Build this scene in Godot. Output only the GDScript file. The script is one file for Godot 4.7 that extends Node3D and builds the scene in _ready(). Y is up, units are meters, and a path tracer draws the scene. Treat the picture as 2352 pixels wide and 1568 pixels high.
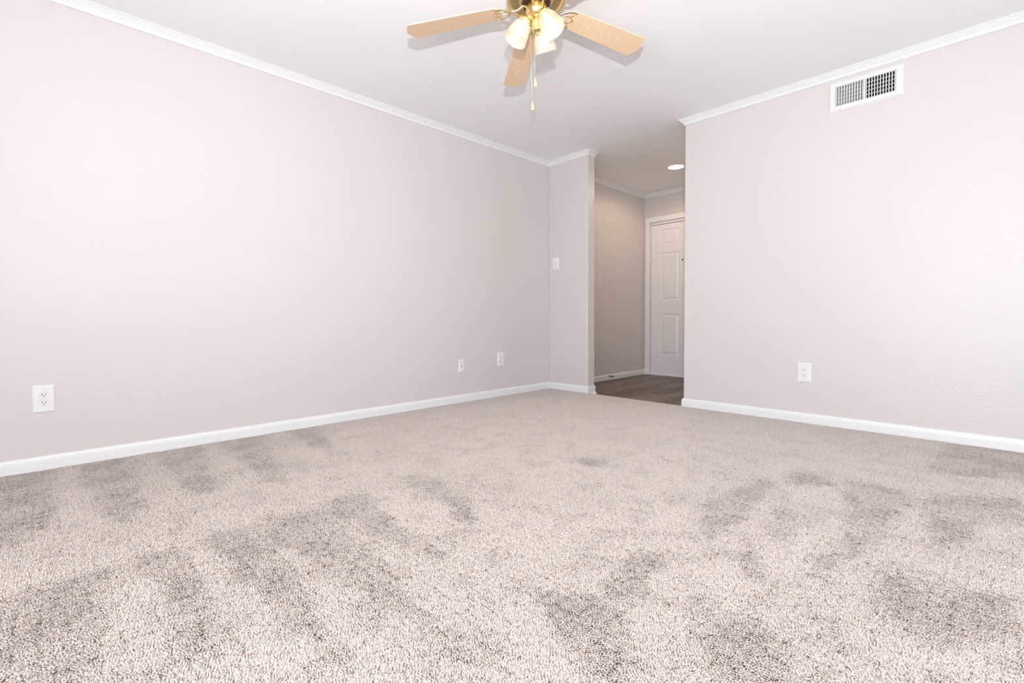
extends Node3D

# Empty carpeted living room with a ceiling fan and an entry hall. Metres; y = 0 is the top of the carpet pile.
const XL := -3.394        # face of the left wall
const ZF := -3.894        # face of the far wall (the one with the vent)
const ZB := 1.80          # face of the wall behind the camera
const XR := 1.60          # face of the wall on the right of the camera
const YC := 2.425         # ceiling
const OPX0 := -2.878      # hall opening, left jamb
const OPX1 := -1.868      # hall opening, right jamb
const WT := 0.112         # wall thickness
const ZD := -5.881        # face of the hall's end wall
const YH := -0.021        # hall floor
const YB := -0.010        # carpet backing
const MX := Vector3.INF

var names := {}
var mats := {}

# ---------------------------------------------------------------- mesh helpers
class Shape:
	var st := SurfaceTool.new()
	func _init() -> void:
		st.begin(Mesh.PRIMITIVE_TRIANGLES)
	func tri(a: Vector3, b: Vector3, c: Vector3, out: Vector3, g := -1, ua := Vector2.ZERO, ub := Vector2.ZERO, uc := Vector2.ZERO) -> void:
		if (a - c).cross(a - b).length_squared() < 1e-20:
			return
		st.set_smooth_group(g)
		if (a - c).cross(a - b).dot(out) < 0.0:
			var t := b; b = c; c = t
			var u := ub; ub = uc; uc = u
		st.set_uv(ua); st.add_vertex(a)
		st.set_uv(ub); st.add_vertex(b)
		st.set_uv(uc); st.add_vertex(c)
	func quad(a: Vector3, b: Vector3, c: Vector3, d: Vector3, out: Vector3, g := -1) -> void:
		tri(a, b, c, out, g)
		tri(a, c, d, out, g)
	func box(lo: Vector3, hi: Vector3, bev := 0.0, xf := Transform3D()) -> void:
		var c := (lo + hi) / 2.0
		var h := (hi - lo) / 2.0
		bev = minf(bev, minf(h.x, minf(h.y, h.z)) * 0.9)
		var p := func(v: Vector3) -> Vector3: return xf * (c + v)
		var n := func(v: Vector3) -> Vector3: return xf.basis * v
		for ax in 3:
			var b := (ax + 1) % 3
			var d := (ax + 2) % 3
			for s in [-1.0, 1.0]:
				var q := []
				for k in [[-1, -1], [1, -1], [1, 1], [-1, 1]]:
					var v := Vector3.ZERO
					v[ax] = s * h[ax]; v[b] = k[0] * (h[b] - bev); v[d] = k[1] * (h[d] - bev)
					q.append(v)
				var o := Vector3.ZERO
				o[ax] = s
				quad(p.call(q[0]), p.call(q[1]), p.call(q[2]), p.call(q[3]), n.call(o))
			if bev > 0.0:
				for s1 in [-1.0, 1.0]:
					for s2 in [-1.0, 1.0]:
						var q2 := []
						for k in [[0, -1], [0, 1], [1, 1], [1, -1]]:
							var v := Vector3.ZERO
							v[ax] = k[1] * (h[ax] - bev)
							v[b] = s1 * (h[b] - (bev if k[0] == 1 else 0.0))
							v[d] = s2 * (h[d] - (0.0 if k[0] == 1 else bev))
							q2.append(v)
						var o2 := Vector3.ZERO
						o2[b] = s1; o2[d] = s2
						quad(p.call(q2[0]), p.call(q2[1]), p.call(q2[2]), p.call(q2[3]), n.call(o2))
		if bev > 0.0:
			for sx in [-1.0, 1.0]:
				for sy in [-1.0, 1.0]:
					for sz in [-1.0, 1.0]:
						var s := Vector3(sx, sy, sz)
						var e := h - Vector3.ONE * bev
						tri(p.call(s * Vector3(h.x, e.y, e.z)), p.call(s * Vector3(e.x, h.y, e.z)), p.call(s * Vector3(e.x, e.y, h.z)), n.call(s))
	# profile of (radius, height) from bottom to top on the outside; flutes ripple the radius
	func lathe(prof: Array, seg: int, xf := Transform3D(), flutes := 0, depth := 0.0, g := 1) -> void:
		for i in prof.size() - 1:
			var a: Vector2 = prof[i]
			var b: Vector2 = prof[i + 1]
			var nn := Vector2(b.y - a.y, a.x - b.x)
			if i > 0 and absf((prof[i] - prof[i - 1]).angle_to(b - a)) > 0.65:
				g += 1      # a sharp edge
			for k in seg:
				var t0 := TAU * k / seg
				var t1 := TAU * (k + 1) / seg
				var fade := sin(PI * clampf((i + 0.3) / (prof.size() - 1), 0.0, 1.0)) if depth > 0.0 else 0.0
				var f0 := 1.0 + depth * fade * cos(t0 * flutes)
				var f1 := 1.0 + depth * fade * cos(t1 * flutes)
				var d0 := Vector3(cos(t0), 0, sin(t0))
				var d1 := Vector3(cos(t1), 0, sin(t1))
				var dm := (d0 + d1).normalized()
				var out := xf.basis * (dm * nn.x + Vector3.UP * nn.y)
				quad(xf * (d0 * a.x * f0 + Vector3.UP * a.y), xf * (d1 * a.x * f1 + Vector3.UP * a.y), xf * (d1 * b.x * f1 + Vector3.UP * b.y), xf * (d0 * b.x * f0 + Vector3.UP * b.y), out, g)
	func tube(path: Array, rad: Array, seg := 10, flat := 1.0, g := 1) -> void:
		var rings := []
		var side := Vector3.ZERO
		for i in path.size():
			var d: Vector3 = (path[mini(i + 1, path.size() - 1)] - path[maxi(i - 1, 0)]).normalized()
			if side == Vector3.ZERO:
				side = d.cross(Vector3.UP)
				if side.length() < 0.05:
					side = d.cross(Vector3.RIGHT)
			side = (side - d * side.dot(d)).normalized()
			var up := side.cross(d)
			var ring := []
			var r: float = rad[mini(i, rad.size() - 1)]
			for k in seg:
				var t := TAU * k / seg
				ring.append(path[i] + (side * cos(t) + up * sin(t) * flat) * r)
			rings.append(ring)
		for i in path.size() - 1:
			for k in seg:
				var k2 := (k + 1) % seg
				var mid: Vector3 = (rings[i][k] + rings[i][k2] + rings[i + 1][k] + rings[i + 1][k2]) / 4.0
				quad(rings[i][k], rings[i][k2], rings[i + 1][k2], rings[i + 1][k], mid - (path[i] + path[i + 1]) / 2.0, g)
		for e in [0, path.size() - 1]:
			var away: Vector3 = path[e] - path[1 if e == 0 else e - 1]
			for k in seg:
				tri(path[e], rings[e][k], rings[e][(k + 1) % seg], away, g)
	# a flat outline in the local xz plane with thickness along y
	func plate(outline: PackedVector2Array, y0: float, y1: float, xf := Transform3D(), bev := 0.0) -> void:
		var idx := Geometry2D.triangulate_polygon(outline)
		var inset := outline
		if bev > 0.0:
			var off := Geometry2D.offset_polygon(outline, -bev, Geometry2D.JOIN_MITER)
			if off.size() == 1 and off[0].size() == outline.size():
				inset = off[0]
				# offset_polygon may start at another corner: line the two up
				var best := 0
				for k in inset.size():
					if inset[k].distance_to(outline[0]) < inset[best].distance_to(outline[0]):
						best = k
				var turned := PackedVector2Array()
				for k in inset.size():
					turned.append(inset[(best + k) % inset.size()])
				inset = turned
			idx = Geometry2D.triangulate_polygon(inset)
		var ux := func(v: Vector2) -> Vector2: return v
		for y in [y0, y1]:
			var up := xf.basis * (Vector3.UP * (1.0 if y == y1 else -1.0))
			for k in range(0, idx.size(), 3):
				var a := inset[idx[k]]
				var b := inset[idx[k + 1]]
				var c := inset[idx[k + 2]]
				tri(xf * Vector3(a.x, y, a.y), xf * Vector3(b.x, y, b.y), xf * Vector3(c.x, y, c.y), up, -1, a, b, c)
		var cen := Vector2.ZERO
		for v in outline:
			cen += v / outline.size()
		for k in outline.size():
			var a := outline[k]
			var b := outline[(k + 1) % outline.size()]
			var ai := inset[k]
			var bi := inset[(k + 1) % outline.size()]
			var n2 := Vector2(b.y - a.y, a.x - b.x)
			if Geometry2D.is_polygon_clockwise(outline):
				n2 = -n2
			var out := xf.basis * Vector3(n2.x, 0, n2.y)
			var e := minf(bev, (y1 - y0) * 0.4) if inset != outline else 0.0
			quad(xf * Vector3(a.x, y0 + e, a.y), xf * Vector3(b.x, y0 + e, b.y), xf * Vector3(b.x, y1 - e, b.y), xf * Vector3(a.x, y1 - e, a.y), out)
			if e > 0.0:
				quad(xf * Vector3(a.x, y1 - e, a.y), xf * Vector3(b.x, y1 - e, b.y), xf * Vector3(bi.x, y1, bi.y), xf * Vector3(ai.x, y1, ai.y), out + xf.basis.y * out.length())
				quad(xf * Vector3(a.x, y0 + e, a.y), xf * Vector3(b.x, y0 + e, b.y), xf * Vector3(bi.x, y0, bi.y), xf * Vector3(ai.x, y0, ai.y), out - xf.basis.y * out.length())
	func done() -> ArrayMesh:
		st.generate_normals()
		return st.commit()

func numbered(n: String) -> String:
	if not names.has(n):
		names[n] = 0
		return n
	names[n] += 1
	return "%s_%03d" % [n, names[n]]

func obj(called: String, sh, m: Material, parent: Node = self) -> MeshInstance3D:
	var o := MeshInstance3D.new()
	o.name = numbered(called) if parent == self else StringName(called)
	o.mesh = sh.done() if sh is Shape else sh
	o.material_override = m
	o.cast_shadow = GeometryInstance3D.SHADOW_CASTING_SETTING_ON
	parent.add_child(o, true)
	return o

func tag(o: Node, label: String, category := "", group := "", kind := "") -> Node:
	o.set_meta("label", label)
	if category: o.set_meta("category", category)
	if group: o.set_meta("group", group)
	if kind: o.set_meta("kind", kind)
	return o

func thing(called: String, label: String, category: String, xf := Transform3D(), group := "", kind := "") -> Node3D:
	var o := Node3D.new()
	o.name = numbered(called)
	o.transform = xf
	add_child(o, true)
	tag(o, label, category, group, kind)
	return o

func struct(called: String, sh, m: Material, label: String, category: String) -> MeshInstance3D:
	var o := obj(called, sh, m)
	tag(o, label, category, "", "structure")
	return o

func mat(c: Color, rough := 0.6, metal := 0.0, spec := 0.5) -> StandardMaterial3D:
	var m := StandardMaterial3D.new()
	m.albedo_color = c
	m.roughness = rough
	m.metallic = metal
	m.metallic_specular = spec
	return m

func lin(r: float, g: float, b: float) -> Color:
	return Color(r, g, b).linear_to_srgb()

func noise_tex(freq: float, size := 512, seed_ := 1, octaves := 3, type := FastNoiseLite.TYPE_SIMPLEX_SMOOTH) -> NoiseTexture2D:
	var n := FastNoiseLite.new()
	n.noise_type = type
	n.frequency = freq
	n.seed = seed_
	n.fractal_octaves = octaves
	var t := NoiseTexture2D.new()
	t.width = size
	t.height = size
	t.seamless = true
	t.noise = n
	return t

func painted(c: Color, rough: float, height: float, tex: Texture2D, per_metre: float) -> StandardMaterial3D:
	var m := mat(c, rough)
	m.uv1_triplanar = true
	m.uv1_world_triplanar = true
	m.uv1_scale = Vector3.ONE * per_metre
	m.heightmap_enabled = true
	m.heightmap_scale = height
	m.heightmap_texture = tex
	return m

# moulding along a polyline on the wall faces; every stretch is returned as its own Shape, mitred at the corners.
# side +1: the room lies to the left of the direction of travel (seen from above, x right, z down)
func moulding(path: Array, prof: Array, side: float, cap0 := true, cap1 := true) -> Array:
	var outs := []
	var normals := []
	for i in path.size() - 1:
		var d: Vector2 = (path[i + 1] - path[i]).normalized()
		normals.append(Vector2(d.y, -d.x) * side)
	var mit := []
	for i in path.size():
		if i == 0: mit.append(normals[0])
		elif i == path.size() - 1: mit.append(normals[-1])
		else:
			var a: Vector2 = normals[i - 1]
			var b: Vector2 = normals[i]
			mit.append((a + b) / (1.0 + a.dot(b)))
	var at := func(i: int, k: int) -> Vector3:
		var q: Vector2 = path[i] + mit[i] * prof[k].x
		return Vector3(q.x, prof[k].y, q.y)
	for i in path.size() - 1:
		var s := Shape.new()
		for k in prof.size() - 1:
			var e: Vector2 = prof[k + 1] - prof[k]
			var n2 := Vector2(e.y, -e.x)
			var n: Vector2 = normals[i]
			s.quad(at.call(i, k), at.call(i + 1, k), at.call(i + 1, k + 1), at.call(i, k + 1), Vector3(n.x * n2.x, n2.y, n.y * n2.x), -1)
		for e in [i, i + 1]:
			var d3 := Vector3(path[i + 1].x - path[i].x, 0, path[i + 1].y - path[i].y) * (-1.0 if e == i else 1.0)
			var poly := PackedVector2Array(prof)
			var idx := Geometry2D.triangulate_polygon(poly)
			for k in range(0, idx.size(), 3):
				s.tri(at.call(e, idx[k]), at.call(e, idx[k + 1]), at.call(e, idx[k + 2]), d3)
		outs.append(s)
	return outs

# ---------------------------------------------------------------- the scene
func _ready() -> void:
	# camera
	var cam := Camera3D.new()
	cam.name = "camera"
	cam.transform = Transform3D(Basis(Vector3(0.70042, -0.00420, -0.71372), Vector3(-0.01763, 0.99958, -0.02318), Vector3(0.71351, 0.02882, 0.70004)).orthonormalized(), Vector3(0, 0.76, 0))
	var near := 0.05
	cam.projection = Camera3D.PROJECTION_FRUSTUM
	cam.set_frustum(1568.0 / 1090.45 * near, Vector2(0, -22.55 / 1090.45 * near), near, 60.0)
	add_child(cam)
	cam.current = true

	# sky and exposure
	var we := WorldEnvironment.new()
	we.name = "environment"
	var env := Environment.new()
	var sm := ProceduralSkyMaterial.new()
	sm.sky_top_color = Color(0.62, 0.72, 0.86)
	sm.sky_horizon_color = Color(0.86, 0.89, 0.93)
	sm.ground_horizon_color = Color(0.70, 0.70, 0.68)
	sm.ground_bottom_color = Color(0.45, 0.44, 0.41)
	var sky := Sky.new()
	sky.sky_material = sm
	env.background_mode = Environment.BG_SKY
	env.sky = sky
	env.tonemap_mode = Environment.TONE_MAPPER_LINEAR
	env.tonemap_exposure = 1.07
	env.sdfgi_enabled = true
	env.ssao_enabled = true
	env.ssil_enabled = true
	we.environment = env
	add_child(we)

	# daylight through the patio door and the window behind the camera
	day_light(Vector3(0.1, 0.68, ZB - 0.02), Vector2(1.9, 1.24), PI, 10.0)
	day_light(Vector3(XR - 0.02, 1.15, -2.2), Vector2(1.9, 0.65), PI / 2.0, 1.8)

	# the photographer's flash, held a little above the camera and tipped up
	var fl := SpotLight3D.new()
	fl.name = "camera_flash"
	add_child(fl)
	fl.position = Vector3(0.105, 1.095, 0.085)
	fl.look_at_from_position(fl.position, fl.position + Vector3(-0.707, 1.25, -0.707))
	fl.light_color = Color(0.985, 0.99, 1.0)
	fl.light_energy = 7.0
	fl.spot_angle = 80.0
	fl.spot_angle_attenuation = 1.0
	fl.spot_range = 20.0
	fl.spot_attenuation = 2.0
	fl.light_size = 0.022
	fl.shadow_enabled = true

	materials()
	shell()
	mouldings()
	hall_floor()
	front_door()
	windows()
	carpet()
	ceiling_fan()
	wall_vent()
	plates()
	small_things()

func day_light(at: Vector3, size: Vector2, turn: float, energy: float) -> void:
	var a := AreaLight3D.new()
	a.name = "window_daylight"
	a.position = at
	a.rotation.y = 0.0 if is_equal_approx(turn, PI) else turn
	a.area_size = size
	a.area_normalize_energy = true
	a.light_energy = energy
	a.light_color = Color(0.955, 0.98, 1.0)
	a.area_range = 20.0
	a.area_attenuation = 2.0
	a.shadow_enabled = true
	add_child(a, true)

func materials() -> void:
	var peel := noise_tex(0.035, 512, 3, 3)
	var fine := noise_tex(0.06, 512, 9, 2)
	mats.wall = painted(lin(0.675, 0.632, 0.615), 0.42, 0.045, peel, 2.2)
	mats.ceiling = painted(lin(0.93, 0.93, 0.935), 0.75, 0.03, peel, 1.5)
	mats.trim = painted(lin(0.82, 0.82, 0.82), 0.35, 0.01, fine, 3.0)
	mats.door = painted(lin(0.86, 0.84, 0.85), 0.38, 0.01, fine, 3.0)
	mats.plate = mat(lin(0.81, 0.80, 0.80), 0.28)
	mats.socket = mat(lin(0.80, 0.79, 0.785), 0.3)
	mats.dark = mat(lin(0.012, 0.011, 0.011), 0.7)
	mats.duct = mat(lin(0.05, 0.05, 0.052), 0.55, 0.3)
	mats.joint = mat(lin(0.48, 0.465, 0.46), 0.6)
	mats.enamel = mat(lin(0.77, 0.765, 0.765), 0.3)
	mats.brass = mat(lin(0.90, 0.70, 0.34), 0.24, 1.0)
	mats.brass_pale = mat(lin(0.90, 0.78, 0.54), 0.32, 1.0)
	mats.bronze = mat(lin(0.06, 0.032, 0.018), 0.4, 0.4)
	mats.steel = mat(lin(0.55, 0.54, 0.52), 0.3, 1.0)
	mats.spring = mat(lin(0.10, 0.075, 0.05), 0.35, 0.8)
	mats.rubber = mat(lin(0.75, 0.73, 0.70), 0.6)
	mats.backing = mat(lin(0.46, 0.37, 0.31), 0.95)
	mats.knob_wood = mat(lin(0.80, 0.56, 0.27), 0.35)
	var glass := mat(Color(0.90, 0.865, 0.82, 0.38), 0.10)
	glass.transparency = BaseMaterial3D.TRANSPARENCY_ALPHA
	glass.cull_mode = BaseMaterial3D.CULL_DISABLED
	mats.glass = glass
	var pane := mat(Color(0.97, 0.99, 0.98, 0.06), 0.02)
	pane.transparency = BaseMaterial3D.TRANSPARENCY_ALPHA
	mats.pane = pane
	var bulb := mat(Color(1, 0.96, 0.88), 0.4)
	bulb.emission_enabled = true
	bulb.emission = Color(1.0, 0.88, 0.68)
	bulb.emission_energy_multiplier = 2.6
	mats.bulb = bulb
	var lens := mat(Color(1, 0.97, 0.9), 0.4)
	lens.emission_enabled = true
	lens.emission = Color(1.0, 0.94, 0.84)
	lens.emission_energy_multiplier = 2.6
	mats.lens = lens
	mats.vinyl = []
	for k in 5:
		var v := mat(Color.WHITE, 0.42)
		v.albedo_texture = plank_texture(k)
		mats.vinyl.append(v)
	var wood := mat(Color.WHITE, 0.42)
	wood.albedo_texture = oak_texture()
	wood.uv1_scale = Vector3(1.9, 6.4, 1)
	wood.uv1_offset = Vector3(0.0, 0.5, 0)
	mats.oak = wood

func oak_texture() -> ImageTexture:
	var w := 512
	var h := 192
	var im := Image.create_empty(w, h, false, Image.FORMAT_RGB8)
	var n := FastNoiseLite.new()
	n.seed = 5
	n.frequency = 0.02
	var f := FastNoiseLite.new()
	f.seed = 8
	f.frequency = 0.09
	for y in h:
		for x in w:
			var v := (y - h * 0.47) / h
			# plain-sawn figure: long cathedral arches along the blade
			var ring := sqrt(v * v * 60.0 + pow((x - 90.0) / 520.0, 2.0) * 3.0 + 0.02) * 5.5 + n.get_noise_2d(x * 0.16, y * 0.9) * 0.9
			var g := pow(0.5 + 0.5 * sin(ring * TAU), 2.5)
			var pore := clampf(f.get_noise_2d(x * 0.10, y * 3.2) * 1.6, 0.0, 1.0)
			var t := clampf(0.55 * g + 0.45 * pore, 0.0, 1.0)
			im.set_pixel(x, y, Color(0.915, 0.80, 0.675).lerp(Color(0.825, 0.69, 0.555), t))
	return ImageTexture.create_from_image(im)

func plank_texture(k: int) -> ImageTexture:
	var w := 96
	var h := 512
	var im := Image.create_empty(w, h, false, Image.FORMAT_RGB8)
	var n := FastNoiseLite.new()
	n.seed = 40 + k
	n.frequency = 0.03
	var f := FastNoiseLite.new()
	f.seed = 70 + k
	f.frequency = 0.11
	var base := [Color(0.385, 0.32, 0.285), Color(0.46, 0.385, 0.345), Color(0.415, 0.345, 0.31), Color(0.49, 0.415, 0.375), Color(0.35, 0.285, 0.255)]
	for y in h:
		for x in w:
			var a := n.get_noise_2d(x * 2.2, y * 0.22)
			var b := f.get_noise_2d(x * 3.0, y * 0.12)
			var t := 1.0 + 0.34 * a + 0.22 * b
			var c: Color = base[k]
			im.set_pixel(x, y, Color(c.r * t, c.g * t, c.b * t))
	return ImageTexture.create_from_image(im)

func shell() -> void:
	var s := Shape.new()
	s.box(Vector3(XL - WT, -0.06, ZF - WT), Vector3(XL, YC + 0.02, ZB + WT))
	struct("wall_left", s, mats.wall, "long greige painted wall on the left with three cover plates near the floor", "wall")
	s = Shape.new()
	s.box(Vector3(XL - WT, -0.06, ZD - 0.15), Vector3(XL, YC + 0.02, ZF - WT))
	struct("wall_hall_left", s, mats.wall, "darker greige side wall inside the entry hall, beside the white door", "wall")
	s = Shape.new()
	s.box(Vector3(XL, -0.06, ZF - WT), Vector3(OPX0, YC + 0.02, ZF), 0.004)
	struct("wall_stub", s, mats.wall, "narrow wall stub between left wall and hall opening, with a light switch", "wall")
	# far wall, left open where the duct of the vent comes through
	s = Shape.new()
	var vx0 := -0.815
	var vx1 := -0.465
	var vy0 := 2.180
	var vy1 := 2.338
	s.box(Vector3(OPX1, -0.06, ZF - WT), Vector3(vx0, YC + 0.02, ZF), 0.004)
	s.box(Vector3(vx1, -0.06, ZF - WT), Vector3(XR + WT, YC + 0.02, ZF))
	s.box(Vector3(vx0 - 0.004, -0.06, ZF - WT), Vector3(vx1, vy0, ZF))
	s.box(Vector3(vx0 - 0.004, vy1, ZF - WT), Vector3(vx1, YC + 0.02, ZF))
	struct("wall_far", s, mats.wall, "broad greige wall on the right with a white air vent near its top", "wall")
	s = Shape.new()
	s.box(Vector3(OPX1, -0.06, ZD - 0.15), Vector3(OPX1 + WT, YC + 0.02, ZF - WT))
	struct("wall_hall_right", s, mats.wall, "right wall of the entry hall, hidden behind the wall with the vent", "wall")
	# end wall of the hall with a shallow recess for the door
	s = Shape.new()
	s.box(Vector3(XL, -0.06, ZD - 0.15), Vector3(-3.303, YC + 0.02, ZD))
	s.box(Vector3(-2.372, -0.06, ZD - 0.15), Vector3(OPX1, YC + 0.02, ZD))
	s.box(Vector3(-3.303, 2.022, ZD - 0.15), Vector3(-2.372, YC + 0.02, ZD))
	s.box(Vector3(-3.303, -0.06, ZD - 0.15), Vector3(-2.372, 2.022, ZD - 0.07))
	struct("wall_hall_end", s, mats.wall, "greige end wall of the entry hall that holds the white door", "wall")
	# wall behind the camera with the patio door opening
	s = Shape.new()
	s.box(Vector3(XL - WT, -0.06, ZB), Vector3(-0.9, YC + 0.02, ZB + WT))
	s.box(Vector3(1.1, -0.06, ZB), Vector3(XR + WT, YC + 0.02, ZB + WT))
	s.box(Vector3(-0.9, 2.06, ZB), Vector3(1.1, YC + 0.02, ZB + WT))
	s.box(Vector3(-0.9, -0.06, ZB), Vector3(1.1, 0.0, ZB + WT))
	struct("wall_back", s, mats.wall, "greige wall behind the camera with the glazed patio door", "wall")
	s = Shape.new()
	s.box(Vector3(XR, -0.06, ZF), Vector3(XR + WT, YC + 0.02, -3.2))
	s.box(Vector3(XR, -0.06, -1.2), Vector3(XR + WT, YC + 0.02, ZB))
	s.box(Vector3(XR, -0.06, -3.2), Vector3(XR + WT, 0.8, -1.2))
	s.box(Vector3(XR, 2.1, -3.2), Vector3(XR + WT, YC + 0.02, -1.2))
	struct("wall_right", s, mats.wall, "greige wall to the right of the camera with a wide window", "wall")
	s = Shape.new()
	var lx := -2.512
	var lz := -5.02
	s.box(Vector3(XL - WT, YC, ZD - 0.15), Vector3(XR + WT, YC + 0.15, ZB + WT))
	struct("ceiling", s, mats.ceiling, "flat white painted ceiling over the living room and the entry hall", "ceiling")
	s = Shape.new()
	s.box(Vector3(XL - WT, -0.09, ZF - 0.004), Vector3(XR + WT, YB, ZB + WT))
	struct("floor", s, mats.backing, "floor of the living room under the beige carpet", "floor")

func mouldings() -> void:
	# crown: bead at the wall, wide cove, two small beads at the ceiling
	var c := YC
	var crown := [Vector2(-0.001, c - 0.047), Vector2(0.0075, c - 0.047), Vector2(0.0095, c - 0.0445), Vector2(0.0085, c - 0.0405), Vector2(0.0075, c - 0.0395), Vector2(0.012, c - 0.033), Vector2(0.0185, c - 0.026), Vector2(0.026, c - 0.0195), Vector2(0.029, c - 0.0185), Vector2(0.0305, c - 0.0155), Vector2(0.030, c - 0.0135), Vector2(0.034, c - 0.0125), Vector2(0.0365, c - 0.0095), Vector2(0.0365, c - 0.0075), Vector2(0.041, c - 0.0065), Vector2(0.045, c - 0.004), Vector2(0.0455, c), Vector2(-0.001, c)]
	var L := "white crown moulding "
	var runs := [
		[[Vector2(XL, ZB), Vector2(XL, ZF), Vector2(OPX0, ZF), Vector2(OPX0, ZF - WT)], -1.0, [L + "running along the top of the long left wall", L + "across the narrow stub beside the hall opening", L + "return wrapped round the end of the stub wall"]],
		[[Vector2(OPX1, ZF - WT), Vector2(OPX1, ZF), Vector2(XR, ZF), Vector2(XR, ZB), Vector2(XL, ZB)], -1.0, [L + "return round the corner of the vent wall", L + "above the vent along the right hand wall", L + "along the window wall right of the camera", L + "along the patio door wall behind the camera"]],
		[[Vector2(XL, ZF - WT), Vector2(XL, ZD), Vector2(OPX1, ZD), Vector2(OPX1, ZF - WT)], -1.0, [L + "along the left side of the entry hall", L + "above the white door in the entry hall", L + "along the hidden right side of the hall"]],
	]
	var n := 0
	for r in runs:
		var parts := moulding(r[0], crown, r[1])
		for k in parts.size():
			n += 1
			struct("trim_%d" % n, parts[k], mats.trim, r[2][k], "crown moulding")
	var base := func(y0: float, top: float, t: float) -> Array:
		return [Vector2(-0.001, y0), Vector2(t, y0), Vector2(t, top - 0.028), Vector2(t - 0.0006, top - 0.020), Vector2(t - 0.0025, top - 0.011), Vector2(t - 0.0055, top - 0.0045), Vector2(t - 0.009, top - 0.001), Vector2(-0.001, top)]
	var W := "white baseboard "
	var bs := [
		[[Vector2(XL, ZB), Vector2(XL, ZF), Vector2(OPX0, ZF), Vector2(OPX0, ZF - WT)], YB, 0.0665, ["left", "stub", "stub_end"], [W + "along the foot of the long left wall", W + "across the foot of the narrow stub wall", W + "return on the end of the stub wall"]],
		[[Vector2(OPX1, ZF - WT), Vector2(OPX1, ZF), Vector2(XR, ZF), Vector2(XR, ZB), Vector2(1.11, ZB)], YB, 0.0665, ["corner", "far", "right", "back"], [W + "return on the corner of the vent wall", W + "along the foot of the right hand vent wall", W + "under the window right of the camera", W + "beside the patio door, its short right stretch"]],
		[[Vector2(-0.91, ZB), Vector2(XL, ZB)], YB, 0.0665, ["back_left"], [W + "beside the patio door, its long left stretch"]],
		[[Vector2(XL, ZF - WT), Vector2(XL, ZD), Vector2(-3.371, ZD)], YH, 0.047, ["hall_left", "hall_end"], [W + "with a spring doorstop in the entry hall", W + "scrap between hall corner and door casing"]],
		[[Vector2(-2.304, ZD), Vector2(OPX1, ZD), Vector2(OPX1, ZF - WT)], YH, 0.047, ["hall_end_right", "hall_right"], [W + "right of the entry door", W + "on the hidden right side of the hall"]],
	]
	for r in bs:
		var parts := moulding(r[0], base.call(r[1], r[2], 0.013), -1.0)
		for k in parts.size():
			struct("baseboard_" + r[3][k], parts[k], mats.trim, r[4][k], "baseboard")
	# the cut end of a quarter-round shoe at the foot of the stub
	var s := Shape.new()
	var prof := []
	for k in 7:
		var a := PI / 2.0 * k / 6.0
		prof.append(Vector2(0.012 + 0.018 * cos(a), YH + 0.024 * sin(a)))
	prof.insert(0, Vector2(0.011, YH))
	prof.append(Vector2(0.011, YH + 0.024))
	s = moulding([Vector2(OPX0, ZF - WT * 0.35), Vector2(OPX0, ZF - WT)], prof, -1.0)[0]
	struct("trim_%d" % (n + 1), s, mats.trim, "short piece of white quarter-round shoe at the foot of the stub", "shoe moulding")

func hall_floor() -> void:
	var f := Node3D.new()
	f.name = "floor_hall"
	add_child(f)
	tag(f, "dark brown wood-look plank floor in the entry hall", "floor", "", "structure")
	var s := Shape.new()
	s.box(Vector3(XL - WT, -0.09, ZD - 0.15), Vector3(OPX1 + WT, YH - 0.004, ZF - 0.004))
	obj("subfloor", s, mats.dark, f)
	var rng := RandomNumberGenerator.new()
	rng.seed = 12
	var pw := 0.152
	var col := 0
	var x := XL
	while x < OPX1 - 0.001:
		var x1 := minf(x + pw, OPX1)
		var z := ZF - 0.006
		var ln := rng.randf_range(0.3, 1.1)
		while z > ZD - 0.06:
			var z1 := maxf(z - ln, ZD - 0.07)
			plank(f, x, x1, z1, z, rng.randi_range(0, 4), rng.randf())
			z = z1
			ln = 1.22
		x = x1
		col += 1

func plank(f: Node3D, x0: float, x1: float, z0: float, z1: float, k: int, off: float) -> void:
	var st := SurfaceTool.new()
	st.begin(Mesh.PRIMITIVE_TRIANGLES)
	st.set_smooth_group(-1)
	var b := 0.0012
	var lo := [x0 + 0.0002, z0 + 0.0002]
	var hi := [x1 - 0.0002, z1 - 0.0002]
	var top := [Vector3(lo[0] + b, YH, lo[1] + b), Vector3(hi[0] - b, YH, lo[1] + b), Vector3(hi[0] - b, YH, hi[1] - b), Vector3(lo[0] + b, YH, hi[1] - b)]
	var bot := [Vector3(lo[0], YH - b, lo[1]), Vector3(hi[0], YH - b, lo[1]), Vector3(hi[0], YH - b, hi[1]), Vector3(lo[0], YH - b, hi[1])]
	var low := [Vector3(lo[0], YH - 0.004, lo[1]), Vector3(hi[0], YH - 0.004, lo[1]), Vector3(hi[0], YH - 0.004, hi[1]), Vector3(lo[0], YH - 0.004, hi[1])]
	var put := func(q: Array) -> void:
		for i in [0, 1, 2, 0, 2, 3]:
			var v: Vector3 = q[i]
			st.set_uv(Vector2((v.x - x0) / 0.152, (v.z - z0) / 1.22 + off))
			st.add_vertex(v)
	put.call(top)
	for i in 4:
		var j := (i + 1) % 4
		put.call([bot[i], bot[j], top[j], top[i]])
		put.call([low[i], low[j], bot[j], bot[i]])
	st.generate_normals()
	obj("plank", st.commit(), mats.vinyl[k], f)

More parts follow.
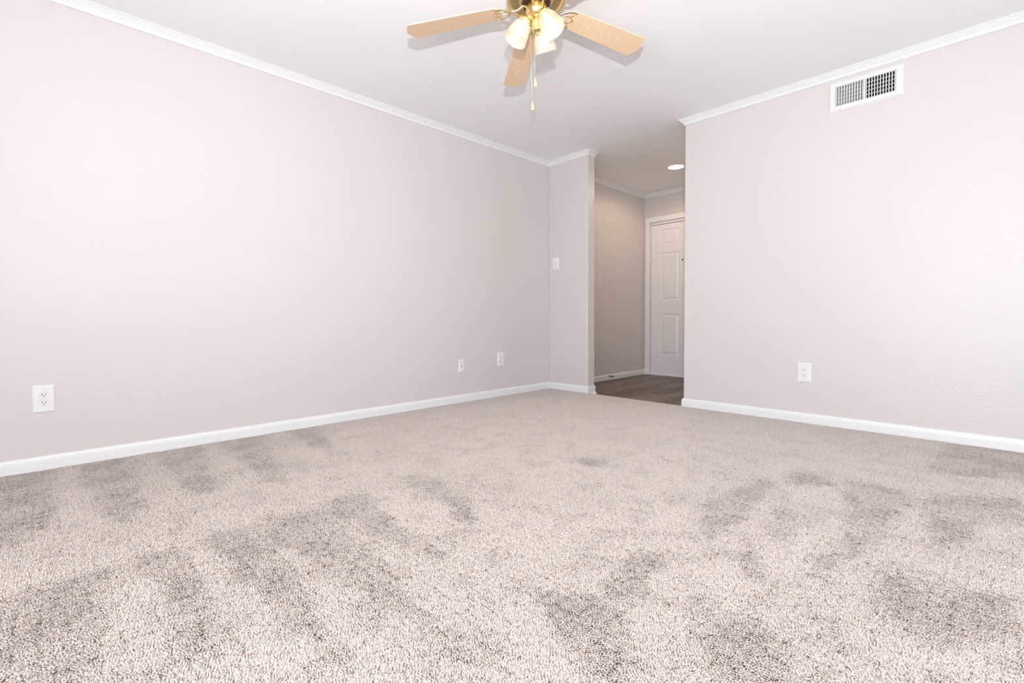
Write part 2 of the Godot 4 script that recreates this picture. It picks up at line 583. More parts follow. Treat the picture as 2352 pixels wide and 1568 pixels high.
func front_door() -> void:
	var d := thing("door_1", "white six-panel entry door with white casing at the end of the hall", "door", Transform3D(Basis(), Vector3(-3.298, YH, ZD)), "", "structure")
	# local: x across from the hinge side, y up from the hall floor, z out of the wall
	var w := 0.914
	var h := 2.024
	var zf := -0.012          # face of the leaf
	var rows := [[0.297, 0.807], [1.028, 1.618], [1.766, 1.925]]
	var cols := [[0.167, 0.381], [0.533, 0.747]]
	var s := Shape.new()
	# stiles and rails round the sunk panels
	var m := 0.024
	var xs := [0.004, cols[0][0] - m, cols[0][1] + m, cols[1][0] - m, cols[1][1] + m, w - 0.004]
	var ys := [0.012, rows[0][0] - m, rows[0][1] + m, rows[1][0] - m, rows[1][1] + m, rows[2][0] - m, rows[2][1] + m, h - 0.006]
	for i in [0, 2, 4]:
		s.box(Vector3(xs[i], ys[0], zf - 0.040), Vector3(xs[i + 1], ys[-1], zf))
	for j in [0, 2, 4, 6]:
		for i in [1, 3]:
			s.box(Vector3(xs[i], ys[j], zf - 0.040), Vector3(xs[i + 1], ys[j + 1], zf))
	s.box(Vector3(xs[0], ys[0], zf - 0.040), Vector3(xs[-1], ys[-1], zf - 0.009))
	obj("door_leaf", s, mats.door, d)
	for c in cols:
		for r in rows:
			s = Shape.new()
			var x0: float = c[0] - m
			var x1: float = c[1] + m
			var y0: float = r[0] - m
			var y1: float = r[1] + m
			var rings := []
			for q in [[0.0, 0.0], [0.006, -0.007], [0.013, -0.0085], [0.024, -0.0085], [0.040, -0.0015], [0.043, -0.001]]:
				rings.append([Vector3(x0 + q[0], y0 + q[0], zf + q[1]), Vector3(x1 - q[0], y0 + q[0], zf + q[1]), Vector3(x1 - q[0], y1 - q[0], zf + q[1]), Vector3(x0 + q[0], y1 - q[0], zf + q[1])])
			for k in rings.size() - 1:
				for e in 4:
					s.quad(rings[k][e], rings[k][(e + 1) % 4], rings[k + 1][(e + 1) % 4], rings[k + 1][e], Vector3(0, 0, 1))
			s.quad(rings[-1][0], rings[-1][1], rings[-1][2], rings[-1][3], Vector3(0, 0, 1))
			obj("door_panel", s, mats.door, d)
	for y in [0.285, 1.0, 1.845]:
		s = Shape.new()
		s.tube([Vector3(-0.0035, y - 0.047, 0.003), Vector3(-0.0035, y + 0.047, 0.003)], [0.0055], 10)
		s.tube([Vector3(-0.0035, y - 0.052, 0.003), Vector3(-0.0035, y - 0.047, 0.003)], [0.004], 8)
		s.tube([Vector3(-0.0035, y + 0.047, 0.003), Vector3(-0.0035, y + 0.052, 0.003)], [0.004], 8)
		obj("hinge", s, mats.door, d)
	s = Shape.new()
	s.lathe([Vector2(0.0, 0.0), Vector2(0.011, 0.0), Vector2(0.011, 0.003), Vector2(0.0075, 0.005), Vector2(0.006, 0.0035), Vector2(0, 0.0035)], 20, Transform3D(Basis(Vector3.RIGHT, PI / 2.0), Vector3(0.447, 1.525, zf)))
	tag(obj("peephole", s, mats.spring, d), "small dark round peephole")
	s = Shape.new()
	s.lathe([Vector2(0, 0), Vector2(0.033, 0.0), Vector2(0.031, 0.006), Vector2(0.012, 0.010), Vector2(0.012, 0.032), Vector2(0.026, 0.040), Vector2(0.027, 0.054), Vector2(0.018, 0.063), Vector2(0, 0.064)], 24, Transform3D(Basis(Vector3.RIGHT, PI / 2.0), Vector3(0.85, 0.96, zf)))
	obj("door_knob", s, mats.steel, d)
	s = Shape.new()
	s.box(Vector3(0.004, 0.004, zf - 0.03), Vector3(w - 0.004, 0.030, zf + 0.006), 0.002)
	s.box(Vector3(0.0, 0.0, zf - 0.05), Vector3(w, 0.011, 0.004), 0.002)
	obj("door_sweep", s, mats.door, d)
	# jamb and casing
	s = Shape.new()
	s.box(Vector3(-0.019, 0, -0.066), Vector3(-0.0005, h + 0.012, 0.0))
	s.box(Vector3(w + 0.0005, 0, -0.066), Vector3(w + 0.012, h + 0.012, 0.0))
	s.box(Vector3(-0.019, h + 0.0, -0.066), Vector3(w + 0.012, h + 0.018, 0.0))
	obj("door_jamb", s, mats.door, d)
	var cas := func(sh: Shape, lo: Vector3, hi: Vector3) -> void: sh.box(lo, hi, 0.004)
	for q in [[Vector3(-0.072, 0, 0), Vector3(-0.012, 2.128, 0.016)], [Vector3(w + 0.010, 0, 0), Vector3(w + 0.068, 2.128, 0.016)], [Vector3(-0.072, 2.060, 0), Vector3(w + 0.068, 2.128, 0.0165)]]:
		s = Shape.new()
		cas.call(s, q[0], q[1])
		obj("door_casing", s, mats.door, d)

func windows() -> void:
	var glaze := func(called: String, label: String, xf: Transform3D, w: float, h: float, n: int) -> void:
		var o := thing(called, label, "window", xf, "", "structure")
		var f := 0.05
		var s := Shape.new()
		s.box(Vector3(-w / 2, 0, -0.035), Vector3(w / 2, f, 0.035), 0.004)
		s.box(Vector3(-w / 2, h - f, -0.035), Vector3(w / 2, h, 0.035), 0.004)
		s.box(Vector3(-w / 2, f, -0.035), Vector3(-w / 2 + f, h - f, 0.035), 0.004)
		s.box(Vector3(w / 2 - f, f, -0.035), Vector3(w / 2, h - f, 0.035), 0.004)
		for k in range(1, n):
			var x := -w / 2 + w * k / n
			s.box(Vector3(x - 0.03, f, -0.03), Vector3(x + 0.03, h - f, 0.03), 0.004)
		obj("window_frame", s, mats.trim, o)
		for k in n:
			var x0 := -w / 2 + w * k / n + 0.03
			var x1 := -w / 2 + w * (k + 1) / n - 0.03
			s = Shape.new()
			s.box(Vector3(x0, f, -0.004), Vector3(x1, h - f, 0.0))
			obj("pane", s, mats.pane, o)
	glaze.call("door_2", "glazed sliding patio door behind the camera", Transform3D(Basis(), Vector3(0.1, 0.0, ZB + 0.06)), 2.0, 2.06, 2)
	glaze.call("window_1", "wide white framed window right of the camera", Transform3D(Basis(Vector3.UP, PI / 2), Vector3(XR + 0.06, 0.8, -2.2)), 2.0, 1.3, 2)

# ---------------------------------------------------------------- carpet
func tufts(size: float, spacing: float) -> ArrayMesh:
	var rng := RandomNumberGenerator.new()
	rng.seed = 77
	var vs := PackedVector3Array()
	var ns := PackedVector3Array()
	var cs := PackedColorArray()
	var ix := PackedInt32Array()
	var n := int(size / spacing + 0.5)
	for i in n:
		for j in n:
			var cx := (i + 0.5 + rng.randf_range(-0.4, 0.4)) / n * size - size / 2
			var cz := (j + 0.5 + rng.randf_range(-0.4, 0.4)) / n * size - size / 2
			var to := Vector2.from_angle(rng.randf() * TAU)
			var bend := rng.randf_range(0.0012, 0.0062)
			var tall := rng.randf_range(0.0082, 0.0108)
			var tw := rng.randf() * TAU
			var base := Color(0.715, 0.620, 0.577)
			var pick := rng.randf()
			if pick < 0.10: base = Color(0.42, 0.32, 0.26)
			elif pick < 0.36: base = Color(0.60, 0.503, 0.447)
			elif pick < 0.365: base = Color(0.70, 0.45, 0.22)
			elif pick > 0.78: base = Color(0.80, 0.745, 0.718)
			base = base * rng.randf_range(0.93, 1.04)
			var first := vs.size()
			var r0 := rng.randf_range(0.00125, 0.00165)
			# one yarn: upright, then curling over
			for k in 5:
				var t := k / 4.0
				var over := smoothstep(0.15, 1.0, t)
				var ctr := Vector3(cx, YB + tall * (t - 0.34 * over * over * (bend / 0.005)), cz) + Vector3(to.x, 0, to.y) * bend * over + Vector3(cos(tw + t * 4.0), 0, sin(tw + t * 4.0)) * 0.0005
				var ahead := Vector3(to.x * bend * over * 2.0, tall * (1.0 - 0.5 * over), to.y * bend * over * 2.0).normalized()
				var sd := ahead.cross(Vector3(sin(tw), 0, cos(tw))).normalized()
				var up := sd.cross(ahead)
				var rr: float = r0 * [0.8, 1.0, 1.05, 1.0, 0.62][k]
				for e in 5:
					var bb := TAU * e / 5.0
					var d := sd * cos(bb) + up * sin(bb)
					vs.append(ctr + d * rr)
					ns.append((d + (ahead * 0.8 if k == 4 else Vector3.ZERO)).normalized())
					cs.append(Color(base.r, base.g, base.b))
			for k in 4:
				for e in 5:
					var p := first + k * 5 + e
					var q := first + k * 5 + (e + 1) % 5
					ix.append_array([p, q, q + 5, p, q + 5, p + 5])
			for e in [1, 2, 3]:
				ix.append_array([first + 20, first + 20 + e, first + 21 + e])
	var arr := []
	arr.resize(Mesh.ARRAY_MAX)
	arr[Mesh.ARRAY_VERTEX] = vs
	arr[Mesh.ARRAY_NORMAL] = ns
	arr[Mesh.ARRAY_COLOR] = cs
	arr[Mesh.ARRAY_INDEX] = ix
	var m := ArrayMesh.new()
	m.add_surface_from_arrays(Mesh.PRIMITIVE_TRIANGLES, arr)
	return m

# strokes of the vacuum cleaner: [direction the pile was pushed, outline on the floor (x, z)]
func strokes() -> Array:
	var px := Vector2(1, 0.15)
	var pz := Vector2(0.15, 1)
	var pd := Vector2(0.7, 0.7)
	return [
		[px, [Vector2(-3.40, 0.30), Vector2(-3.40, -0.03), Vector2(-2.44, -0.02), Vector2(-2.29, 0.10), Vector2(-2.44, 0.23)]],
		[px, [Vector2(-3.40, -0.08), Vector2(-3.40, -0.35), Vector2(-2.44, -0.28), Vector2(-2.21, -0.20), Vector2(-2.46, -0.12)]],
		[px, [Vector2(-3.40, -0.41), Vector2(-3.40, -0.66), Vector2(-2.38, -0.55), Vector2(-2.44, -0.42)]],
		[px, [Vector2(-3.40, -0.74), Vector2(-3.40, -1.02), Vector2(-2.28, -0.79), Vector2(-2.42, -0.71)]],
		[px, [Vector2(-3.43, -1.15), Vector2(-3.47, -1.40), Vector2(-2.72, -1.20), Vector2(-2.80, -1.09)]],
		[px, [Vector2(-1.93, 0.20), Vector2(-1.91, -0.12), Vector2(-1.78, -0.13), Vector2(-1.44, -0.09), Vector2(-1.28, -0.02), Vector2(-1.45, 0.20)]],
		[px, [Vector2(-1.95, -0.16), Vector2(-1.90, -0.34), Vector2(-1.47, -0.31), Vector2(-1.30, -0.27), Vector2(-1.22, -0.22), Vector2(-1.49, -0.21), Vector2(-1.87, -0.17)]],
		[px, [Vector2(-1.93, -0.38), Vector2(-1.93, -0.53), Vector2(-1.66, -0.54), Vector2(-1.31, -0.51), Vector2(-0.97, -0.46), Vector2(-1.12, -0.42), Vector2(-1.41, -0.40), Vector2(-1.55, -0.36)]],
		[px, [Vector2(-1.99, -0.55), Vector2(-1.90, -0.79), Vector2(-1.51, -0.77), Vector2(-0.98, -0.69), Vector2(-0.95, -0.64), Vector2(-1.30, -0.60), Vector2(-1.42, -0.57), Vector2(-1.79, -0.52)]],
		[px, [Vector2(-1.97, -0.82), Vector2(-1.93, -1.00), Vector2(-1.66, -0.94), Vector2(-1.23, -0.91), Vector2(-1.20, -0.86), Vector2(-1.53, -0.79), Vector2(-1.79, -0.77)]],
		[pd, [Vector2(-2.03, -1.20), Vector2(-1.86, -1.34), Vector2(-1.46, -1.25), Vector2(-1.33, -1.10), Vector2(-1.44, -1.08), Vector2(-1.54, -1.15), Vector2(-1.92, -1.17)]],
		[pz, [Vector2(-0.85, -1.89), Vector2(-0.77, -2.47), Vector2(-0.68, -2.39), Vector2(-0.66, -2.01), Vector2(-0.64, -1.78), Vector2(-0.69, -1.57)]],
		[pz, [Vector2(-0.50, -2.68), Vector2(-0.24, -2.69), Vector2(-0.22, -2.46), Vector2(-0.26, -2.00), Vector2(-0.29, -1.81), Vector2(-0.35, -1.58), Vector2(-0.40, -1.56), Vector2(-0.36, -1.97)]],
		[pz, [Vector2(-0.21, -2.72), Vector2(0.10, -2.91), Vector2(0.12, -2.52), Vector2(0.00, -2.51), Vector2(-0.03, -2.27), Vector2(-0.12, -1.98), Vector2(-0.18, -2.29)]],
		[pz, [Vector2(-0.24, -1.80), Vector2(-0.13, -1.81), Vector2(0.06, -1.85), Vector2(0.06, -1.67), Vector2(-0.02, -1.48), Vector2(-0.10, -1.40), Vector2(-0.23, -1.58)]],
		[pd, [Vector2(-0.61, -1.58), Vector2(-0.52, -1.64), Vector2(-0.42, -1.43), Vector2(-0.51, -1.43)]],
		[pd, [Vector2(-0.82, -1.39), Vector2(-0.71, -1.41), Vector2(-0.65, -1.09), Vector2(-0.80, -1.11)]],
		[pd, [Vector2(-0.90, -0.97), Vector2(-0.76, -1.08), Vector2(-0.62, -1.03), Vector2(-0.50, -0.82), Vector2(-0.68, -0.82), Vector2(-0.81, -0.89)]],
		[pz, [Vector2(-0.51, -1.14), Vector2(-0.43, -1.29), Vector2(-0.31, -1.22), Vector2(-0.28, -1.05), Vector2(-0.43, -0.98)]],
		[pd, [Vector2(-0.62, -2.05), Vector2(-0.55, -2.13), Vector2(-0.46, -1.79), Vector2(-0.50, -1.71)]],
		[pz, [Vector2(-0.20, -3.93), Vector2(0.20, -3.93), Vector2(0.20, -3.30), Vector2(-0.24, -2.99)]],
		[pd, [Vector2(-1.62, -2.07), Vector2(-1.49, -2.21), Vector2(-1.38, -2.02), Vector2(-1.50, -1.95)]],
		[pz, [Vector2(-0.73, -2.58), Vector2(-0.54, -2.74), Vector2(-0.49, -2.51), Vector2(-0.63, -2.36)]],
	]

func carpet() -> void:
	var size := 0.024
	var mesh := tufts(size, 0.0031)
	var m := mat(Color.WHITE, 0.9, 0.0, 0.3)
	m.vertex_color_use_as_albedo = true
	m.rim_enabled = true
	m.rim = 0.35
	m.rim_tint = 0.4
	var polys := []
	for s in strokes():
		var pv := PackedVector2Array(s[1])
		var box := Rect2(pv[0], Vector2.ZERO)
		for v in pv:
			box = box.expand(v)
		polys.append([s[0].normalized(), pv, box.grow(0.06)])
	var wob := FastNoiseLite.new()
	wob.seed = 21
	wob.frequency = 2.2
	wob.fractal_octaves = 3
	var rng := RandomNumberGenerator.new()
	rng.seed = 5
	var xs := []
	var x0 := XL + 0.012
	var z0 := ZF - 0.002
	var nx := int((XR - 0.012 - x0) / size)
	var nz := int((ZB - 0.012 - z0) / size)
	var sx := (XR - 0.012 - x0) / nx
	var sz := (ZB - 0.012 - z0) / nz
	for i in nx:
		for j in nz:
			var p := Vector2(x0 + (i + 0.5) * sx, z0 + (j + 0.5) * sz)
			if (p.x < OPX0 or p.x > OPX1) and p.y < ZF + 0.013 + size * 0.4:
				p.y = ZF + 0.015 + size * 0.5
			# pile mostly brushed away from the camera corner, pushed back along the strokes
			var q := p + Vector2(wob.get_noise_2d(p.x * 3.0, p.y * 3.0), wob.get_noise_2d(p.x * 3.0 + 50.0, p.y * 3.0)) * 0.03
			var lean := Vector2(-0.28, -0.28) + Vector2(wob.get_noise_2d(p.x, p.y), wob.get_noise_2d(p.x + 90.0, p.y)) * 0.40
			# swept against the walls by the last strokes
			lean += Vector2(0.30, 0.0) * (1.0 - smoothstep(0.1, 0.75, p.x - XL)) + Vector2(0.0, 0.22) * (1.0 - smoothstep(0.1, 0.7, p.y - ZF))
			# scuffs left by feet and by the turns of the cleaner
			var scuff := wob.get_noise_2d(p.x * 2.4 + 30.0, p.y * 2.4 - 40.0)
			lean = lean.lerp(Vector2(0.26, 0.22), 0.8 * smoothstep(0.10, 0.34, scuff))
			var push := 0.62 * (0.72 + 0.75 * clampf(0.5 + 1.4 * wob.get_noise_2d(p.x * 2.0 - 70.0, p.y * 2.0 + 15.0), 0.0, 1.0) - 0.12)
			for s in polys:
				if not s[2].has_point(q):
					continue
				var near := 9.0
				var pv: PackedVector2Array = s[1]
				for k in pv.size():
					near = minf(near, Geometry2D.get_closest_point_to_segment(q, pv[k], pv[(k + 1) % pv.size()]).distance_to(q))
				if not Geometry2D.is_point_in_polygon(q, pv):
					near = -near
				lean = lean.lerp(s[0] * push, smoothstep(-0.020, 0.035, near))
			lean += Vector2(rng.randf_range(-0.12, 0.12), rng.randf_range(-0.12, 0.12))
			var turn := Basis(Vector3.UP, rng.randf() * TAU).scaled(Vector3(1.17, rng.randf_range(0.92, 1.06), 1.17))
			var sh := Basis(Vector3.RIGHT * (sx / size), Vector3(lean.x, 1.0 / sqrt(1.0 + lean.length_squared() * 0.6), lean.y), Vector3.BACK * (sz / size))
			var t := Transform3D(sh * turn, Vector3.ZERO)
			# keep the foot of the pile on the backing
			t.origin = Vector3(p.x + rng.randf_range(-0.005, 0.005), YB, p.y + rng.randf_range(-0.005, 0.005)) - sh * Vector3(0, YB, 0)
			xs.append(t)
	var mm := MultiMesh.new()
	mm.transform_format = MultiMesh.TRANSFORM_3D
	mm.mesh = mesh
	mm.instance_count = xs.size()
	for i in xs.size():
		mm.set_instance_transform(i, xs[i])
	var o := MultiMeshInstance3D.new()
	o.name = numbered("carpet")
	o.multimesh = mm
	o.material_override = m
	add_child(o)
	tag(o, "speckled beige cut-pile carpet with vacuum marks covering the living room floor", "carpet", "", "stuff")

# ---------------------------------------------------------------- ceiling fan
func ceiling_fan() -> void:
	var tilt := 0.052
	var ux := Vector3(1, tilt, 0).normalized()
	var uy := Vector3(-tilt, 1, 0).normalized()
	var fan := thing("ceiling_fan", "brass ceiling fan with five light oak blades and three lit glass shades", "ceiling fan", Transform3D(Basis(ux, uy, Vector3.BACK), Vector3(-1.592, 2.233, -1.739)))
	var s := Shape.new()
	s.lathe([Vector2(0.02, 0.158), Vector2(0.066, 0.160), Vector2(0.074, 0.170), Vector2(0.076, 0.205)], 40)
	obj("canopy", s, mats.brass, fan)
	# motor housing: a brass drum with a slotted underside
	s = Shape.new()
	s.lathe([Vector2(0.070, 0.066), Vector2(0.074, 0.070), Vector2(0.126, 0.070), Vector2(0.133, 0.064), Vector2(0.141, 0.066), Vector2(0.145, 0.073), Vector2(0.145, 0.092), Vector2(0.138, 0.098), Vector2(0.136, 0.128), Vector2(0.126, 0.146), Vector2(0.095, 0.158), Vector2(0.02, 0.160)], 64)
	obj("motor_housing", s, mats.brass, fan)
	s = Shape.new()
	for k in 60:
		var a := TAU * k / 60.0
		var xf := Transform3D(Basis(Vector3.UP, -a), Vector3.ZERO)
		s.box(Vector3(0.086, 0.0697, -0.0016), Vector3(0.123, 0.0705, 0.0016), 0.0, xf)
	tag(obj("vent_slots", s, mats.dark, fan), "ring of dark cooling slots", "", "", "stuff")
	s = Shape.new()
	s.lathe([Vector2(0.0, 0.050), Vector2(0.066, 0.050), Vector2(0.070, 0.054), Vector2(0.070, 0.069), Vector2(0.0, 0.069)], 40)
	tag(obj("flywheel", s, mats.bronze, fan), "dark brown flywheel")
	s = Shape.new()
	s.lathe([Vector2(0.0, -0.014), Vector2(0.030, -0.014), Vector2(0.038, -0.010), Vector2(0.044, -0.001), Vector2(0.047, 0.006), Vector2(0.052, 0.012), Vector2(0.053, 0.040), Vector2(0.050, 0.046), Vector2(0.046, 0.050), Vector2(0.0, 0.050)], 48)
	obj("switch_housing", s, mats.brass, fan)
	s = Shape.new()
	s.lathe([Vector2(0.0, -0.098), Vector2(0.005, -0.097), Vector2(0.007, -0.092), Vector2(0.005, -0.087), Vector2(0.010, -0.084), Vector2(0.022, -0.081), Vector2(0.026, -0.074), Vector2(0.025, -0.058), Vector2(0.029, -0.050), Vector2(0.029, -0.026), Vector2(0.026, -0.018), Vector2(0.028, -0.013), Vector2(0.0, -0.013)], 40)
	obj("light_fitter", s, mats.brass, fan)
	# blades
	var th := -2.537
	var pitch := 0.148
	var half := []
	# (r, half width) along the long edge, then the ogee tip
	var outline := PackedVector2Array()
	var edge := [Vector2(0.172, 0.000), Vector2(0.174, 0.030), Vector2(0.180, 0.046), Vector2(0.190, 0.054), Vector2(0.26, 0.0575), Vector2(0.62, 0.0685), Vector2(0.632, 0.0675), Vector2(0.639, 0.062), Vector2(0.6405, 0.054), Vector2(0.643, 0.044), Vector2(0.650, 0.030), Vector2(0.657, 0.016), Vector2(0.660, 0.0)]
	for v in edge:
		outline.append(v)
	for k in range(edge.size() - 2, 0, -1):
		outline.append(Vector2(edge[k].x, -edge[k].y))
	for k in 5:
		var a := th + TAU / 5.0 * k
		var droop := 0.070
		var rad := Vector3(cos(a), 0, sin(a))
		var tan_ := Vector3(-sin(a), 0, cos(a))
		var bx := (rad * cos(droop) - Vector3.UP * sin(droop)).normalized()
		var bz0 := tan_
		var by0 := bz0.cross(bx).normalized()
		var bz := bz0 * cos(pitch) + by0 * sin(pitch)
		var by := bz.cross(bx).normalized()
		var xf := Transform3D(Basis(bx, by, bz), Vector3(0, 0.046, 0))
		s = Shape.new()
		s.plate(outline, -0.003, 0.003, xf, 0.0012)
		obj("blade", s, mats.oak, fan)
		# brass arm: stem from the flywheel, then an open three-pronged fork under the blade root
		s = Shape.new()
		var P := func(r: float, y: float, z: float) -> Vector3: return xf * Vector3(r, y, z)
		var flat := Transform3D(Basis(rad, Vector3.UP, tan_), Vector3.ZERO)
		s.tube([flat * Vector3(0.052, 0.052, 0), flat * Vector3(0.066, 0.050, 0), flat * Vector3(0.078, 0.043, 0), P.call(0.092, -0.004, 0), P.call(0.112, -0.006, 0), P.call(0.132, -0.006, 0)], [0.010, 0.0085, 0.0075, 0.0075, 0.008, 0.010], 12, 0.75)
		for sd in [-1.0, 1.0]:
			s.tube([P.call(0.126, -0.006, 0), P.call(0.138, -0.008, 0.014 * sd), P.call(0.150, -0.008, 0.030 * sd), P.call(0.168, -0.0075, 0.043 * sd), P.call(0.190, -0.0065, 0.050 * sd), P.call(0.212, -0.005, 0.050 * sd)], [0.009, 0.0085, 0.0075, 0.0065, 0.0055, 0.0035], 10, 0.6)
			s.tube([P.call(0.212, -0.005, 0.050 * sd), P.call(0.198, -0.006, 0.036 * sd), P.call(0.192, -0.006, 0.022 * sd), P.call(0.197, -0.006, 0.012 * sd), P.call(0.215, -0.005, 0.0)], [0.0028, 0.0032, 0.0032, 0.003, 0.0022], 8, 0.7)
			s.tube([P.call(0.140, -0.007, 0.006 * sd), P.call(0.165, -0.0075, 0.015 * sd), P.call(0.192, -0.006, 0.022 * sd)], [0.004, 0.0036, 0.003], 8, 0.7)
		for q in [[0.196, 0.046], [0.196, -0.046], [0.205, 0.0]]:
			s.lathe([Vector2(0, -0.0095), Vector2(0.003, -0.009), Vector2(0.0045, -0.0065), Vector2(0.0045, -0.003)], 10, Transform3D(xf.basis, xf * Vector3(q[0], 0, q[1])))
		obj("blade_arm", s, mats.brass_pale, fan)
	# three bell shades of ribbed glass with a bulb in each
	for k in 3:
		var a := deg_to_rad(-110.4 + 120.0 * k)
		var rad := Vector3(cos(a), 0, sin(a))
		var neck := rad * 0.054 + Vector3.UP * -0.023
		var mouth := rad * 0.112 + Vector3.UP * -0.125
		var ax := (neck - mouth).normalized()            # local up of the shade
		var sx := ax.cross(Vector3(-sin(a), 0, cos(a))).normalized()
		var xf := Transform3D(Basis(sx, ax, sx.cross(ax)), mouth)
		var ln := neck.distance_to(mouth)
		s = Shape.new()
		s.tube([rad * 0.020 + Vector3.UP * -0.030, rad * 0.034 + Vector3.UP * -0.012, xf * Vector3(0, ln + 0.014, 0), xf * Vector3(0, ln + 0.004, 0)], [0.009, 0.010, 0.012, 0.016], 14)
		s.lathe([Vector2(0.020, ln - 0.012), Vector2(0.0285, ln - 0.012), Vector2(0.0295, ln - 0.009), Vector2(0.0285, ln - 0.004), Vector2(0.026, ln + 0.004), Vector2(0.014, ln + 0.010), Vector2(0.0, ln + 0.010)], 32, xf)
		for q in 3:
			var b := TAU * q / 3.0 + 0.5
			s.tube([xf * Vector3(0.026 * cos(b), ln - 0.008, 0.026 * sin(b)), xf * Vector3(0.036 * cos(b), ln - 0.008, 0.036 * sin(b))], [0.0022, 0.0022, 0.003], 8)
		obj("lamp_holder", s, mats.brass, fan)
		s = Shape.new()
		var o := [Vector2(0.0250, ln - 0.002), Vector2(0.0265, ln - 0.010), Vector2(0.0300, ln - 0.018), Vector2(0.0370, ln - 0.030), Vector2(0.0430, ln - 0.046), Vector2(0.0475, ln - 0.064), Vector2(0.0505, ln - 0.084), Vector2(0.0540, ln - 0.102), Vector2(0.0575, 0.002), Vector2(0.0585, 0.0)]
		o.reverse()
		s.lathe(o, 144, xf, 36, 0.028)
		var inn := []
		for v in o:
			inn.append(Vector2(v.x - 0.0026, v.y))
		inn.reverse()
		s.lathe(inn, 80, xf)
		s.lathe([inn[-1], o[0]], 160, xf)
		var sh := obj("lamp_shade", s, mats.glass, fan)
		tag(sh, "ribbed clear glass bell shade")
		s = Shape.new()
		s.lathe([Vector2(0.0, 0.026), Vector2(0.010, 0.028), Vector2(0.019, 0.036), Vector2(0.0235, 0.047), Vector2(0.0225, 0.060), Vector2(0.016, 0.074), Vector2(0.0125, 0.086), Vector2(0.0125, ln - 0.008), Vector2(0.0, ln - 0.008)], 28, xf)
		obj("bulb", s, mats.bulb, fan)
		var l := OmniLight3D.new()
		l.name = "bulb_light"
		l.position = xf * Vector3(0, 0.048, 0)
		l.light_color = Color(1.0, 0.88, 0.70)
		l.light_energy = 0.0012
		l.omni_range = 12.0
		l.omni_attenuation = 2.0
		l.light_size = 0.02
		l.shadow_enabled = true
		fan.add_child(l, true)
	# two pull chains with little turned wooden pulls
	for q in [[Vector2(-0.031, 0.022), -0.462, -0.060], [Vector2(0.004, 0.034), -0.366, -0.060]]:
		var x: float = q[0].x
		var z: float = q[0].y
		var y1: float = q[1]
		var y0: float = q[2]
		s = Shape.new()
		s.tube([Vector3(x * 0.6, y0, z * 0.6), Vector3(x * 0.9, y0 + 0.002, z * 0.9), Vector3(x, y0 - 0.003, z)], [0.003], 8)
		var beads := int((y0 - y1 - 0.046) / 0.0062)
		for b in beads:
			var y := y0 - 0.004 - b * 0.0062
			s.lathe([Vector2(0, y - 0.0017), Vector2(0.0015, y - 0.0009), Vector2(0.0015, y + 0.0009), Vector2(0, y + 0.0017)], 6, Transform3D(Basis(), Vector3(x, 0, z)))
		s.tube([Vector3(x, y0, z), Vector3(x, y1 + 0.040, z)], [0.0006], 5)
		var ch := obj("pull_chain", s, mats.brass_pale, fan)
		s = Shape.new()
		s.lathe([Vector2(0, y1), Vector2(0.0055, y1 + 0.0015), Vector2(0.0082, y1 + 0.007), Vector2(0.0072, y1 + 0.016), Vector2(0.0048, y1 + 0.030), Vector2(0.0032, y1 + 0.040), Vector2(0.0025, y1 + 0.044), Vector2(0, y1 + 0.0445)], 18, Transform3D(Basis(), Vector3(x, 0, z)))
		obj("pull_knob", s, mats.knob_wood, ch)

